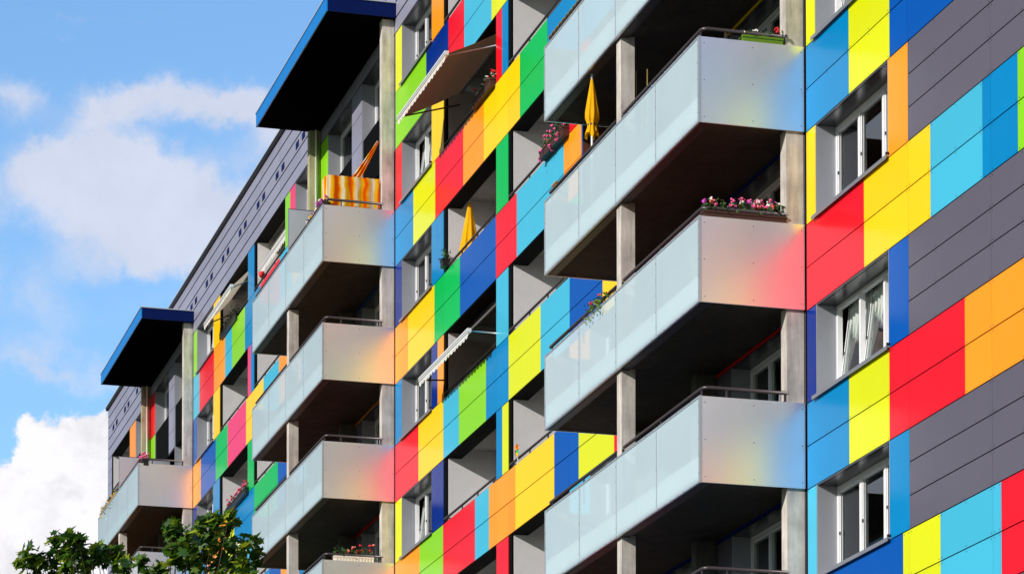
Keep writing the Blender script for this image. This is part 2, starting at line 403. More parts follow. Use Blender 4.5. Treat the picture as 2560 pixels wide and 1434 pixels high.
# grey cladding right of the near windows
for k in range(-3, KMAX+1):
    z0 = -H*k; z1 = z0+H-BH
    rest.box(4.05, 12, .02, .31, z0-.002, z1+.002, M['dark'])
    for a, b in ((4.03, 6.88), (6.88, 9.8), (9.8, 12)):
        put_field('grey_panel', None, a, b, z0, z1, 'gy', rows=(1/3, 2/3), near=True, shown=(0 <= k <= 3 and a < 9))
# far left end wall strip
rest2 = MB()
for k in range(-3, KMAX+1):
    z0 = -H*k; z1 = z0+H-BH if k > -3 else ATT0
    rest.box(XL_+.02, XL_+.9, .02, .31, z0, z1, M['dark'])
    field(rest2, XL_, XL_+.94, z0, z1, M['attic'], rows=(.33, .67))
rest2.build('end_cladding', B)
rest.build('lower_cladding', B, kind='stuff')

# attic cladding with vents, roof edge
P10 = T/10
for n in (0, 1, 2, 3):
    O = -n*T; at = MB()
    for m in range(0, 10):
        a, b = O+m*P10, O+(m+1)*P10
        if n == 0 and a > 11: continue
        if b < XL_+.1: continue
        a = max(a, XL_); 
        if m == 9: b -= .0
        field(at, a, b, ATT0, ATT1, M['attic'], rows=(.2, .405, .615, .83), gap=.018)
    at.build('attic_cladding', B)
    if n >= 2:
        for m in range(0, 10):
            for dx in (-.38, .41):
                x = O+m*P10+dx
                if x < XL_+.3: continue
                v = MB(); v.box(x-.19, x+.19, -.006, .01, 10.69, 10.88, M['dark'])
                for j in range(3): v.box(x-.17, x+.17, -.014, -.004, 10.715+j*.055, 10.735+j*.055, M['nv'])
                v.build('vent', B)
rf = MB(); rf.box(XL_-.1, XR_, -.07, .5, ATT1+.004, ATT1+.09, M['roofd']); rf.box(XL_-.12, XR_, -.09, .5, ATT1+.094, ATT1+.125, M['roofl'])
rf.box(XL_-.05, XR_, .5, 12.1, 11.5, 11.7, M['roofd'])
rf.build('roof', B)
# joints between sections
for n in (0, 1, 2):
    j = MB(); j.box(-n*T-.12, -n*T-.004, .01, .2, GROUND, ATT1-.01, M['dark']); j.build('expansion_joint', B)

# ------------------------------------------------------------------ windows
def window(X0, X1, Z0, Z1, n=3, tilt=(), curtain=None, blind=None, depth=.35, sill=True, transom=False):
    w = MB(); t = .006
    w.box(X0, X0+.018, .004, depth, Z0, Z1, M['reveal'])
    w.box(X1-.018, X1, .004, depth, Z0, Z1, M['reveal'])
    w.box(X0+.018, X1-.018, .006, depth, Z1-.018, Z1, M['soffit'])
    # perforated strip along the lintel
    k = int((X1-X0)/.09)
    for i in range(k):
        x = X0+.04+i*.09; w.poly([(x, .03, Z1-.0195), (x, .055, Z1-.0195), (x+.045, .055, Z1-.0195), (x+.045, .03, Z1-.0195)], M['dark'])
    wo = w.build('window', B)
    f = MB(); y0, y1 = depth-.02, depth+.06; xa, xb, za, zb = X0+.018, X1-.018, Z0+.03, Z1-.02; fw = .06
    f.box(xa, xb, y0, y1, za, za+fw, M['white']); f.box(xa, xb, y0, y1, zb-fw, zb, M['white'])
    f.box(xa, xa+fw, y0, y1, za+fw, zb-fw, M['white']); f.box(xb-fw, xb, y0, y1, za+fw, zb-fw, M['white'])
    wd = (xb-xa)/n
    for i in range(1, n): f.box(xa+wd*i-.035, xa+wd*i+.035, y0+.002, y1, za+fw, zb-fw, M['white'])
    f.build('frame', wo)
    for i in range(n):
        a = xa+wd*i+(fw if i == 0 else .035)+.006; b = xa+wd*(i+1)-(fw if i == n-1 else .035)-.006
        c, d = za+fw+.004, zb-fw-.004; s = MB(); g = MB(); q = .05; ys = y0+.018
        tl = i in tilt
        # local to the sash's bottom edge so that it can lean inwards
        def Z(z): return z-c
        s.box(a, b, ys, ys+.06, 0, q, M['white']); s.box(a, b, ys, ys+.06, d-c-q, d-c, M['white'])
        s.box(a, a+q, ys, ys+.06, q, d-c-q, M['white']); s.box(b-q, b, ys, ys+.06, q, d-c-q, M['white'])
        g.box(a+q, b-q, ys+.025, ys+.035, q, d-c-q, M['pane'])
        s.box(a+q-.004, a+q+.006, ys-.003, ys, q, d-c-q, M['dark'])
        s.box(a+.02, a+.032, ys-.022, ys, (d-c)*.45, (d-c)*.45+.05, M['rail'])
        so = s.build('sash', wo); go = g.build('pane', wo)
        for o in (so, go):
            me = o.data
            ang = .13 if tl else 0
            ca, sa = math.cos(ang), math.sin(ang)
            for v in me.vertices:
                yy, zz = v.co.y-ys, v.co.z
                v.co.y = ys+yy*ca+zz*sa; v.co.z = c+zz*ca-yy*sa
    if sill:
        s = MB(); s.box(X0-.05, X1+.05, -.055, depth-.02, Z0+.002, Z0+.028, M['sill']); s.box(X0-.05, X1+.05, -.058, -.05, Z0-.03, Z0+.028, M['sill'])
        s.box(X1+.028, X1+.05, -.055, -.004, Z0+.028, Z0+.07, M['roofd'])
        s.build('sill', wo)
    yb = depth+.16
    if curtain:
        for a, b in curtain:
            cu = MB(); x0, x1 = X0+(X1-X0)*a, X0+(X1-X0)*b; nn = max(8, int((x1-x0)/.03)); pr = None
            for i in range(nn+1):
                x = x0+(x1-x0)*i/nn; y = yb+.03*math.sin(i*1.3)+.012*math.sin(i*.37)
                if pr: cu.poly([(pr[0], pr[1], Z0+.02), (x, y, Z0+.02), (x, y, Z1-.03), (pr[0], pr[1], Z1-.03)], M['curtain'], True)
                pr = (x, y)
            cu.build('curtain', wo)
    if blind:
        for a, b, zt in blind:
            bl = MB(); x0, x1 = X0+(X1-X0)*a, X0+(X1-X0)*b; zz = Z1-.06; ze = Z0+(Z1-Z0)*zt
            while zz > ze:
                bl.poly([(x0, yb-.03, zz), (x1, yb-.03, zz), (x1, yb-.012, zz-.022), (x0, yb-.012, zz-.022)], M['blind']); zz -= .03
            bl.build('blind', wo)
    return wo

def OZ(k): return -H*k, -H*k+H-BH
# near bay
for k, kw in ((0, dict(tilt=(0, 1), curtain=[(0, 1)])), (1, dict(blind=[(0, .3, .55)], curtain=[(.72, .98)])), (2, dict(tilt=(0, 1, 2), curtain=[(.02, .98)])),
              (3, dict(blind=[(.34, .66, .15)], curtain=[(.02, .3)])), (4, {})):
    a, b = OZ(k); window(.38, 3.29, a, b, **kw)
for k, kw in ((-3, dict(curtain=[(.3, .6)], tilt=(2,))), (-2, dict(tilt=(0, 1), curtain=[(0, .9)])), (-1, dict(curtain=[(0, 1)])), (0, dict(curtain=[(0, 1)], tilt=(2,))),
              (1, dict(tilt=(0,), curtain=[(.1, 1)])), (2, {})):
    a, b = OZ(k); b = ATT0 if k == -3 else b
    window(-T+.62, -T+3.44, a, b, **kw)
for k, kw in ((-3, dict(tilt=(1, 0))), (-2, dict(curtain=[(.3, 1)])), (-1, dict(curtain=[(0, 1)])), (0, {})):
    a, b = OZ(k); b = ATT0 if k == -3 else b
    window(-2*T+.62, -2*T+3.44, a, b, **kw)
# behind balconies
for k in (-1, 0, 1, 2, 3):
    a, b = OZ(k)
    window(-T+23.4, -T+26.1, a-.93, b, curtain=[(0, .25)] if k == 3 else None, sill=False)
    window(-T+19.55, -T+22.3, a-.93, b, sill=False)
    if k < 3: window(-T+15.47, -T+18.2, a, b)
for k in (-1, 0, 1):
    a, b = OZ(k); window(-2*T+23.4, -2*T+26.1, a-.93, b, curtain=[(.05, .3)] if k < 1 else None, sill=False)
    window(-2*T+19.55, -2*T+22.3, a-.93, b, sill=False)
for n in (2, 3):
    window(-n*T+15.47, -n*T+18.2, 8.4, ATT0)
    window(-n*T+19.55, -n*T+22.3, 4.7, ATT0, sill=False, n=2, curtain=[(0, .3)])
    window(-n*T+23.4, -n*T+26.1, 4.7, ATT0, sill=False, n=2, curtain=[(.5, .8)])

# ------------------------------------------------------------------ loggias
def loggia(n, side, k, rail=True):
    O = -n*T; a, b = (4.5, 8.88) if side == 'A' else (9.8, 14.16)
    z0, z1 = OZ(k); z1 = ATT0 if k == -3 else z1; fl = z0-.95; ce = -H*k+H-1.15
    if k == -3: ce = ATT0+.15
    lo = MB()
    lo.box(O+a+.02, O+a+.22, .062, 1.4, fl, ce, M['stucco'])
    lo.box(O+b, O+b+.2, .34, 1.4, fl, ce, M['stucco'])
    lo.box(O+a+.02, O+b+.2, 1.4, 1.5, fl, ce, M['stucco'])
    lo.box(O+a+.002, O+a+.2, .016, .06, z0, z1, M['dark'])
    lo.box(O+a+.22, O+b, .33, 1.4, ce-.012, ce-.002, M['ceil'])
    lo.box(O+a+.22, O+b, .016, .36, z1-.02, z1+.01, M['dark'])
    lo.box(O+a+.22, O+b, .014, .10, z0-.02, z0+.006, M['dark'])
    L = lo.build('loggia', B)
    d = MB(); x = O+a+1.6
    d.box(x, x+1.9, 1.34, 1.39, fl+.05, fl+.13, M['white']); d.box(x, x+1.9, 1.34, 1.39, fl+2.1, fl+2.18, M['white'])
    for xx in (x, x+.9, x+1.82): d.box(xx, xx+.08, 1.34, 1.39, fl+.13, fl+2.1, M['white'])
    d.build('door_frame', L)
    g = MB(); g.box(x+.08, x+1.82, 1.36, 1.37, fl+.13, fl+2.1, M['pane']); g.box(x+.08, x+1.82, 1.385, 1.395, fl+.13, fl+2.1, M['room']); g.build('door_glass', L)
    if rail:
        r = MB(); zz = z0+.11; r.tube([(O+a+.01, .03, zz), (O+b-.02, .03, zz)], .026, M['rail'])
        x = O+a+.2
        while x < O+b:
            r.box(x-.012, x+.012, .02, .045, z0-.1, zz, M['rail']); x += 1.3
        r.build('handrail', L)
    return L
for k in range(-3, 3): loggia(1, 'A', k); loggia(1, 'B', k)
for k in range(-3, 1): loggia(2, 'A', k); loggia(2, 'B', k)
for k in (-3, -2, -1): loggia(3, 'B', k)

# ------------------------------------------------------------------ balconies
BT, BB = .012, -1.322
GX = [-.10, -2.18, -4.30, -6.40, -8.46]
def balcony_proto():
    s = MB()
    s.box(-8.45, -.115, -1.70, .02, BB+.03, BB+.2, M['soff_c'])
    s.box(-8.44, -.12, -1.72, -1.701, BB+.10, BB+.44, M['slab_edge'])
    s.box(-8.45, -.115, -1.69, -1.55, BB-.0, BB+.03, M['roofd'])
    root = s.build('balcony', B)
    for a, b in zip(GX[1:], GX):
        g = MB(); a0, b0, c0, d0, yf, yb = a+.012, b-.012, BB+.03, BT-.02, -1.742, -1.732
        g.poly([(a0, yf, c0), (b0, yf, c0), (b0, yf, d0), (a0, yf, d0)], M['frost'])
        g.poly([(a0, yf, d0), (b0, yf, d0), (b0, yb, d0), (a0, yb, d0)], M['frost']); g.poly([(a0, yb, c0), (b0, yb, c0), (b0, yf, c0), (a0, yf, c0)], M['frost'])
        g.poly([(a0, yb, c0), (a0, yf, c0), (a0, yf, d0), (a0, yb, d0)], M['frost']); g.poly([(b0, yf, c0), (b0, yb, c0), (b0, yb, d0), (b0, yf, d0)], M['frost'])
        g.build('glass_panel', root)
    f = MB()
    f.box(-8.475, -.07, -1.752, -1.715, BT-.02, BT+.012, M['alu'])
    f.box(-8.475, -.07, -1.752, -1.715, BB, BB+.03, M['alu'])
    for i, x in enumerate(GX):
        w = .009 if 0 < i < 4 else .02
        f.box(x-w, x+w, -1.750, -1.712, BB+.03, BT-.02, M['alu'])
        for j in range(5): 
            z = BB+.15+j*.26; f.box(x-.006, x+.006, -1.755, -1.751, z, z+.012, M['rivet'])
    n = 26
    for i in range(n):
        x = -8.3+i*8.1/n
        f.box(x-.006, x+.006, -1.756, -1.753, BB+.01, BB+.022, M['rivet']); f.box(x-.006, x+.006, -1.756, -1.753, BT-.008, BT+.003, M['rivet'])
    f.build('frame', root)
    for x0, x1 in ((-.085, -.06), (-8.50, -8.476)):
        p = MB(); p.box(x0, x1, -1.712, -.012, BB+.002, BT+.006, M['side'])
        p.box(x0-.002, x1+.004, -1.752, -1.713, BB-.002, BT+.014, M['alu'])
        if x0 > -1:
            for y in (-1.66, -.86, -.06):
                for z in (BB+.09, (BB+BT)/2, BT-.09):
                    p.poly([(x1+.001, y+.009*math.cos(t*math.pi/3), z+.009*math.sin(t*math.pi/3)) for t in range(6)], M['rivet'])
        p.build('side_panel', root)
    r = MB(); z = .170; R = .030
    r.tube([(-.12, -.28, z), (-.12, -1.58, z), (-.15, -1.64, z), (-.21, -1.66, z), (-4.12, -1.66, z)], R, M['rail'])
    r.tube([(-4.52, -1.66, z), (-8.42, -1.66, z)], R, M['rail'])
    for x in (-.22, -2.2, -4.2, -4.6, -6.4, -8.3): r.box(x-.012, x+.012, -1.672, -1.648, -.3, z-.01, M['rail'])
    r.box(-.135, -.110, -1.3, -1.275, -.3, z-.01, M['rail']); r.box(-.135, -.110, -.34, -.315, -.3, z-.01, M['rail'])
    r.box(-.135, -.110, -.42, -.4, -.3, z-.01, M['alu'])
    r.build('handrail', root)
    return root
def copy_tree(o, parent):
    c = o.copy(); col.objects.link(c); c.parent = parent
    for ch in [x for x in bpy.data.objects if x.parent == o]: copy_tree(ch, c)
    return c
proto = balcony_proto(); first = True
for n, ks in ((0, (-2, -1, 0, 1, 2, 3)), (1, (-2, -1, 0, 1, 2)), (2, (-2, -1, 0))):
    for k in ks:
        o = proto if first else copy_tree(proto, B)
        first = False
        o.location = (-n*T, 0, -H*k)
# posts, partitions, canopies
for n in (0, 1, 2):
    O = -n*T
    p = MB(); p.box(O-.35, O-.10, -.30, -.012, GROUND, 10.19, M['conc']); p.build('post', B)
    p = MB(); p.box(O-8.45, O-8.20, -.30, -.012, GROUND, 10.19, M['conc2']); p.build('post', B)
    p = MB(); p.box(O-4.45, O-4.20, -1.68, -1.44, GROUND, 5.6+BB-.01, M['conc']); p.build('post', B)
    q = MB(); q.box(O-4.45, O-4.20, -.37, -.012, GROUND, 5.6+BB+.05, M['part_c']); q.build('wall_fin', B)
    d = MB(); d.tube([(O-8.15, -.14, 4.6), (O-8.15, -.14, 10.19)], .028, M['white']); d.box(O-8.22, O-8.1, -.21, -.07, 7.1, 7.13, M['rail']); d.build('downpipe', B)
    g = MB()
    y1 = -.03
    g.box(O-4.20, O-4.17, -1.70, y1, 5.2, 6.76, M['side']); g.box(O-4.205, O-4.165, -1.715, -1.70, 5.2, 6.77, M['alu']); g.box(O-4.205, O-4.165, -1.70, y1, 6.762, 6.775, M['rail'])
    g.build('dividing_panel', B)
    c = MB()
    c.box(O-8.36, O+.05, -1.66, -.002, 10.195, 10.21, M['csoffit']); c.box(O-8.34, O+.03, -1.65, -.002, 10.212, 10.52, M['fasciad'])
    co = c.build('canopy', B)
    f = MB()
    for a, b in ((O-8.38, O-6.0), (O-5.99, O-3.0), (O-2.99, O+.07)): f.box(a, b, -1.69, -1.662, 10.19, 10.53, M['fascia'])
    f.build('fascia', co)
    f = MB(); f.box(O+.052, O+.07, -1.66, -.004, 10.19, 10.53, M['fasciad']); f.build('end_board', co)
    f = MB(); f.box(O-8.40, O+.09, -1.71, -.004, 10.532, 10.56, M['roofl']); f.build('roof_edge', co)

# ------------------------------------------------------------------ awnings (parts of the block)
def awning(x0, x1, yr, zr, yf, zf, fabric, arms=(), roller=True, drop=.13):
    a = MB(); nn = 12
    # sagging cloth
    for i in range(nn):
        t0, t1 = i/nn, (i+1)/nn
        def pt(t, x): return (x, yr+(yf-yr)*t, zr+(zf-zr)*t-.03*math.sin(math.pi*t))
        a.poly([pt(t0, x0+.05), pt(t0, x1-.05), pt(t1, x1-.05), pt(t1, x0+.05)], fabric, True)
    A = a.build('awning', B)
    b = MB(); b.box(x0, x1, yf-.05, yf+.035, zf-.035, zf+.05, M['white']); b.box(x0+.01, x1-.01, yf-.056, yf-.051, zf-.005, zf+.006, M['rail']); b.build('front_bar', A)
    v = MB(); n = int((x1-x0)/.24)
    for i in range(n):
        a0 = x0+(x1-x0)*i/n; a1 = x0+(x1-x0)*(i+1)/n; pts = [(a0, yf-.03, zf-.03)]
        for j in range(7):
            t = j/6; pts.append((a0+(a1-a0)*t, yf-.035+.006*math.sin(i*2.1+t*3), zf-.03-drop*(.55+.45*math.sin(math.pi*t)**.7)))
        pts.append((a1, yf-.03, zf-.03)); v.poly(pts, M['valance'])
    v.build('valance', A)
    if roller: r = MB(); r.tube([(x0+.03, yr, zr), (x1-.03, yr, zr)], .045, M['sill']); r.build('roller', A)
    for x, ya, za in arms:
        m = MB(); m.tube([(x, ya, za), (x+(.0), yf+.02, zf)], .018, M['rail'] if x < x0+1 else M['alu']); m.build('arm', A)
    return A
awning(-22.26, -18.06, .34, 6.87, -1.05, 6.16, M['awning'], arms=((-22.1, .3, 6.55), (-18.2, .3, 6.55)))
awning(-22.26, -18.06, .36, 1.30, -.56, .34, M['awning'], arms=((-22.2, .4, .40), (-18.1, .05, .33)))
awning(-2*T+4.6, -2*T+8.9, .34, 9.70, -.47, 8.83, M['awnlight'], arms=((-2*T+4.72, .3, 9.2), (-2*T+8.7, .3, 9.2)))
awning(-2*T+10.1, -2*T+14.2, .46, 9.66, .10, 8.95, M['awnlight'], drop=.2)

# wall lamps beside the far top balcony windows
for x, y, z in ((-2*T-3.3, .12, 8.0), (-2*T-7.25, .1, 7.4)):
    l = MB(); l.ball((x, y, z), .05, M['roofd']); l.tube([(x, y, z), (x-.02, y+.16, z-.03)], .012, M['rail']); l.build('wall_lamp', B)

# ------------------------------------------------------------------ things on the balconies
def plants(name, label, cat, c, L, axis, pot, blooms, leafm='leafp', h=.16, dens=34, bl=26, hang=0., pw=.16, ph=.17, group=None):
    """planter of length L along axis with leaves and flower heads"""
    t = thing(name, label, cat, c, group)
    def P(u, v, w): return (u, v, w) if axis == 'x' else (v, u, w)
    if pot:
        p = MB(); h2 = pw/2
        x = [(-L/2, L/2), (-h2, h2)] if axis == 'x' else [(-h2, h2), (-L/2, L/2)]
        p.box(x[0][0], x[0][1], x[1][0], x[1][1], -ph, 0, pot)
        p.box(x[0][0]-.012, x[0][1]+.012, x[1][0]-.012, x[1][1]+.012, -.03, .004, pot)
        if pot is M['planterw']:
            n = int(L/.07)
            for i in range(n):
                u = -L/2+.04+i*L/n
                if axis == 'y': p.box(h2, h2+.012, u, u+.035, -ph+.02, -.035, pot)
        p.build('planter', t)
    f = MB(); nl = int(dens*L/.3)
    for i in range(nl):
        u = random.uniform(-L/2, L/2); v = random.gauss(0, .05); w = random.uniform(-.02, h)*random.random()**.3
        if random.random() < hang: w = -random.uniform(0, .3)*1.0; v -= .08
        s = random.uniform(.02, .045)
        a = Vector((random.gauss(0, 1), random.gauss(0, 1), random.gauss(0, .7))).normalized(); b = a.cross(Vector((random.gauss(0, 1), random.gauss(0, 1), random.gauss(0, 1)))).normalized()
        o = Vector(P(u, v, w)); f.poly([o-a*s, o-b*s*.5, o+a*s, o+b*s*.5], M[leafm])
    f.build('foliage', t)
    if blooms:
        b = MB(); nb = max(2, int(bl*L/.6))
        for i in range(nb):
            u = random.uniform(-L/2, L/2)*.98; w = random.uniform(.4, 1.15)*h; v = random.gauss(0, .05); cm = M[random.choice(blooms)]
            if hang and random.random() < .3: w = -random.uniform(.02, .25); v -= .08
            for j in range(7):
                q = P(u+random.gauss(0, .018), v+random.gauss(0, .018), w+random.gauss(0, .012)); b.ball(q, random.uniform(.012, .022), cm, n=5)
        b.build('blossom', t)
    return t
plants('flower_box', 'brown flower box with pink and lilac flowers on the side rail of the near balcony', 'flower box', (-.16, -.98, -H+.12), 1.35, 'y', M['soil'], ['fl_pink', 'fl_lilac', 'fl_white', 'fl_salmon', 'fl_pink'], h=.22, dens=85, bl=21, hang=.06)
plants('flower_box', 'lime green flower box with red and cream flowers on the topmost near balcony', 'flower box', (-.16, -.68, .12), .66, 'y', M['planterg'], ['fl_red', 'fl_white'], h=.13, dens=40, bl=5)
plants('hanging_plant', 'trailing green plant with dark red flowers spilling over the front glass rail', 'plant', (-5.35, -1.70, -H+.14), 1.0, 'x', None, ['fl_red'], leafm='leafy', h=.08, dens=60, bl=3, hang=.4)
plants('flower_box', 'flower box with pink geraniums on the loggia rail behind the yellow parasol', 'flower box', (-13.5, -.06, H+.13), 1.6, 'x', M['soil'], ['fl_pink'], h=.26, dens=60, bl=12, hang=.05)
plants('flower_box', 'red and white geraniums in shade under the big open awning', 'flower box', (-18.8, -.03, 5.6+.12), 1.5, 'x', M['soil'], ['fl_red', 'fl_white'], h=.18, dens=30, bl=12)
plants('flower_box', 'ribbed white flower box with red geraniums on the lowest balcony of the middle column', 'flower box', (-T-.16, -.98, -H+.13), .95, 'y', M['planterw'], ['fl_red', 'fl_salmon', 'fl_red'], h=.26, dens=60, bl=7)
plants('flower_box', 'white and yellow pansies on the front rail of the canopied middle balcony', 'flower box', (-T-1.15, -1.62, 5.6+.12), 1.9, 'x', M['soil'], ['fl_white', 'fl_yel', 'fl_lilac'], h=.16, dens=40, bl=20)
plants('flower_box', 'pink flowers at the rail corner of the farthest canopied balcony', 'flower box', (-2*T-.65, -1.5, 5.6+.12), 1.2, 'x', M['planterd'], ['fl_pink'], h=.24, dens=30, bl=24)
plants('flower_box', 'long wooden trough of straggly plants on the front rail of the farthest canopied balcony', 'flower box', (-2*T-6.4, -1.66, 5.6+.10), 3.6, 'x', M['woodl'], ['fl_yel'], h=.2, dens=50, bl=2, hang=.1)
plants('potted_plant', 'tall dark potted shrub with small red flowers on the farthest canopied balcony', 'plant', (-2*T-5.2, -1.45, 5.6+.15), .5, 'x', M['planterd'], ['fl_red'], h=.62, dens=150, bl=8)
plants('flower_box', 'red geraniums on the black loggia rail just above the tree', 'flower box', (-2*T+7.6, -.03, H+.13), 3.0, 'x', M['planterd'], ['fl_red', 'fl_pink'], h=.22, dens=26, bl=10)
plants('flower_box', 'dark shrubby plants behind the rail under the far white awning', 'flower box', (-2*T+6.1, .02, 8.4+.1), 2.4, 'x', M['planterd'], None, h=.36, dens=60)
plants('potted_plant', 'small dark pot with bushy evergreen hanging at the loggia corner beside the yellow parasol', 'plant', (-22.05, -.05, H+.22), .22, 'x', M['planterd'], None, h=.24, dens=120)
t = thing('flower', 'single big red flower at the loggia corner below the cream awning', 'flower', (-2*T+10.8, .02, 8.4))
b = MB(); b.tube([(0, 0, -.2), (0, 0, .22)], .01, M['leafp']); b.build('stem', t)
b = MB(); b.ball((0, 0, .26), .1, M['fl_red'], n=8); b.build('blossom', t)
# vines twisted round the rail at the top
v = MB(); 
pts = [(-6.6-1.8*i/60, -1.66+.04*math.cos(i*.9), H+.170+.045*math.sin(i*.9)) for i in range(61)]
v.tube(pts, .010, M['vine'], n=5); o = v.build('climbing_vine'); o['label'] = 'yellowish vine twisted round the rail of the uppermost near balcony'; o['category'] = 'plant'
for i, (x, y, z) in enumerate(((-4.3, -1.38, .98), (-3.72, -1.38, .80), (-4.0, -1.38, .44))):
    v = MB(); v.tube([(x, y, -.9), (x-.0+.02*i, y, z)], .011, M['cane'], n=6); o = v.build('bamboo_stick')
    o['label'] = ['thin bamboo stick nearest the concrete post', 'thin bamboo stick farthest right of the concrete post', 'shortest bamboo stick, between two taller ones'][i]; o['category'] = 'stick'; o['group'] = 'bamboo sticks beside the concrete post'
v = MB(); 
for i in range(34):
    x = -.25-3.8*i/34; v.ball((x+random.uniform(-.02, .02), -1.66+random.uniform(-.02, .02), .165-.05-random.random()*.035), .014, M['rail'] if i % 3 else M['cy'], n=5)
v.tube([(-.25-3.8*i/40, -1.665, .125+.012*math.sin(i*1.9)) for i in range(41)], .006, M['rail'], n=4)
o = v.build('string_lights'); o['label'] = 'dark string of tiny lights wound along the front rail of the near balcony'; o['category'] = 'lights'
# brown screen and wooden box
v = MB()
for i in range(9): v.box(-8.43, -8.40, -1.05+i*.113, -1.05+i*.113+.108, -.94, 1.45, M['wood'])
for z in (-.5, .5, 1.2): v.box(-8.398, -8.37, -1.05, -.03, z, z+.05, M['wood'])
o = v.build('wooden_screen'); o['label'] = 'dark brown wooden screen behind the yellow parasol'; o['category'] = 'screen'
v = MB(); v.box(-8.42, -8.17, -1.62, -1.40, -.1, .28, M['woodl']); v.box(-8.44, -8.15, -1.64, -1.38, .28, .30, M['woodl']); o = v.build('wooden_box'); o['label'] = 'pale wooden box at the rail end below the pink geraniums'; o['category'] = 'box'

def parasol(label, x, y, ztop, zbot, r, pole, wide):
    t = thing('parasol', label, 'parasol', (x, y, zbot), 'closed yellow parasols')
    c = MB(); n = 48; rows = 22; h = ztop-zbot; idx = []
    for a in range(rows+1):
        u = a/rows                    # 0 at the tip
        if wide: rr = r*(.04+.96*u**.8)*(1 if u < .9 else 1-.15*(u-.9)/.1)
        else:
            rr = r*(.10+.9*min(1, u/.62)**.85)
            if u > .72: rr = r*(1-.42*min(1, (u-.72)/.12))
            if u > .84: rr = r*(.58+.35*(u-.84)/.16)
        row = []
        for j in range(n):
            th = 2*math.pi*j/n
            fold = 1+.20*u*math.sin(8*th+3*u)+.08*u*math.sin(17*th+1.3)
            zz = h*(1-u)
            if a == rows: zz += .05*math.sin(4*th)+.03*math.sin(7*th)
            row.append(len(c.v)); c.v.append((rr*fold*math.cos(th), rr*fold*math.sin(th), zz))
        idx.append(row)
    for p_, q_ in zip(idx, idx[1:]):
        for j in range(n):
            c.f.append((p_[j], q_[j], q_[(j+1) % n], p_[(j+1) % n])); c.m.append(c.mi(M['parasol'])); c.sm.append(True)
    c.build('canopy_cloth', t)
    if not wide:
        s = MB(); s.tube([(r*.64*math.cos(k*math.pi/8), r*.64*math.sin(k*math.pi/8), h*.175) for k in range(17)], .012, M['rail'], n=5); s.build('tie_band', t)
    s = MB(); s.tube([(0, 0, -pole), (0, 0, h+.04)], .022, M['white']); s.build('pole', t)
    s = MB(); s.ball((0, 0, h+.05), .03, M['white']); s.build('finial', t)
parasol('closed yellow parasol loosely draped in the loggia beside the green and blue panels', -21.55, .38, 4.24, 3.0, .22, 1.1, True)
parasol('closed yellow parasol tied slim, standing on the near glass balcony', -5.99, -1.63, 1.43, .42, .115, 1.3, False)

# striped cloth round the canopied balcony and the orange hanging cloth
O = -T
v = MB(); nn = 30
def cl(u): # path round the corner, along the rail
    if u < .12: return (O-.75+u/.12*.5, -1.62)
    return (O-.25, -1.62+(u-.12)/.88*1.29)
for i in range(nn):
    a, b = i/nn, (i+1)/nn
    (x0, y0), (x1, y1) = cl(a), cl(b)
    w0, w1 = .012*math.sin(i*1.1), .012*math.sin((i+1)*1.1)
    v.poly([(x0+w0, y0, 5.5), (x1+w1, y1, 5.5), (x1+w1, y1, 6.40+.006*math.sin(i*2.)), (x0+w0, y0, 6.40+.006*math.sin((i-1)*2.))], M['stripe'], True)
o = v.build('privacy_cloth'); o['label'] = 'orange, yellow and white striped cloth along the side rail of the canopied middle balcony'; o['category'] = 'cloth'
v = MB(); nn = 24
A0, A1 = Vector((O-.35, -.34, 7.34)), Vector((O-.9, -.98, 6.25))
for i in range(nn):
    for j in range(8):
        def q(i, j):
            t = i/nn; c = A0.lerp(A1, t); w = .05+.20*t; s = (j/8-.5)
            return c+Vector((0, s*w*.86, -s*w*.5))+Vector((.02*math.sin(j*1.7), 0, -.04*math.sin(math.pi*t)))
        v.poly([q(i, j), q(i+1, j), q(i+1, j+1), q(i, j+1)], M['hammock'] if j % 3 else M['stripe'], True)
o = v.build('hanging_cloth'); o['label'] = 'orange cloth tied up to the post, sloping down behind the striped cloth'; o['category'] = 'cloth'

# pinwheel
t = thing('pinwheel', 'small orange and blue pinwheel on the loggia rail', 'pinwheel', (-16.3, -.02, -H))
s = MB(); s.tube([(0, 0, -.05), (.02, 0, .22)], .008, M['white']); s.build('stick', t)
s = MB()
for j in range(8):
    a = j*math.pi/4; m_ = [M['or'], M['pinb'], M['fl_yel'], M['gn']][j % 4 if j > 3 else 0]
    c0 = Vector((.02, -.02, .24)); r1 = Vector((math.cos(a), 0, math.sin(a)))*.15; r2 = Vector((math.cos(a+.7), 0, math.sin(a+.7)))*.11
    s.poly([c0, c0+r1*.55+Vector((0, -.04, 0)), c0+r1, c0+r2], m_)
s.build('vane', t)

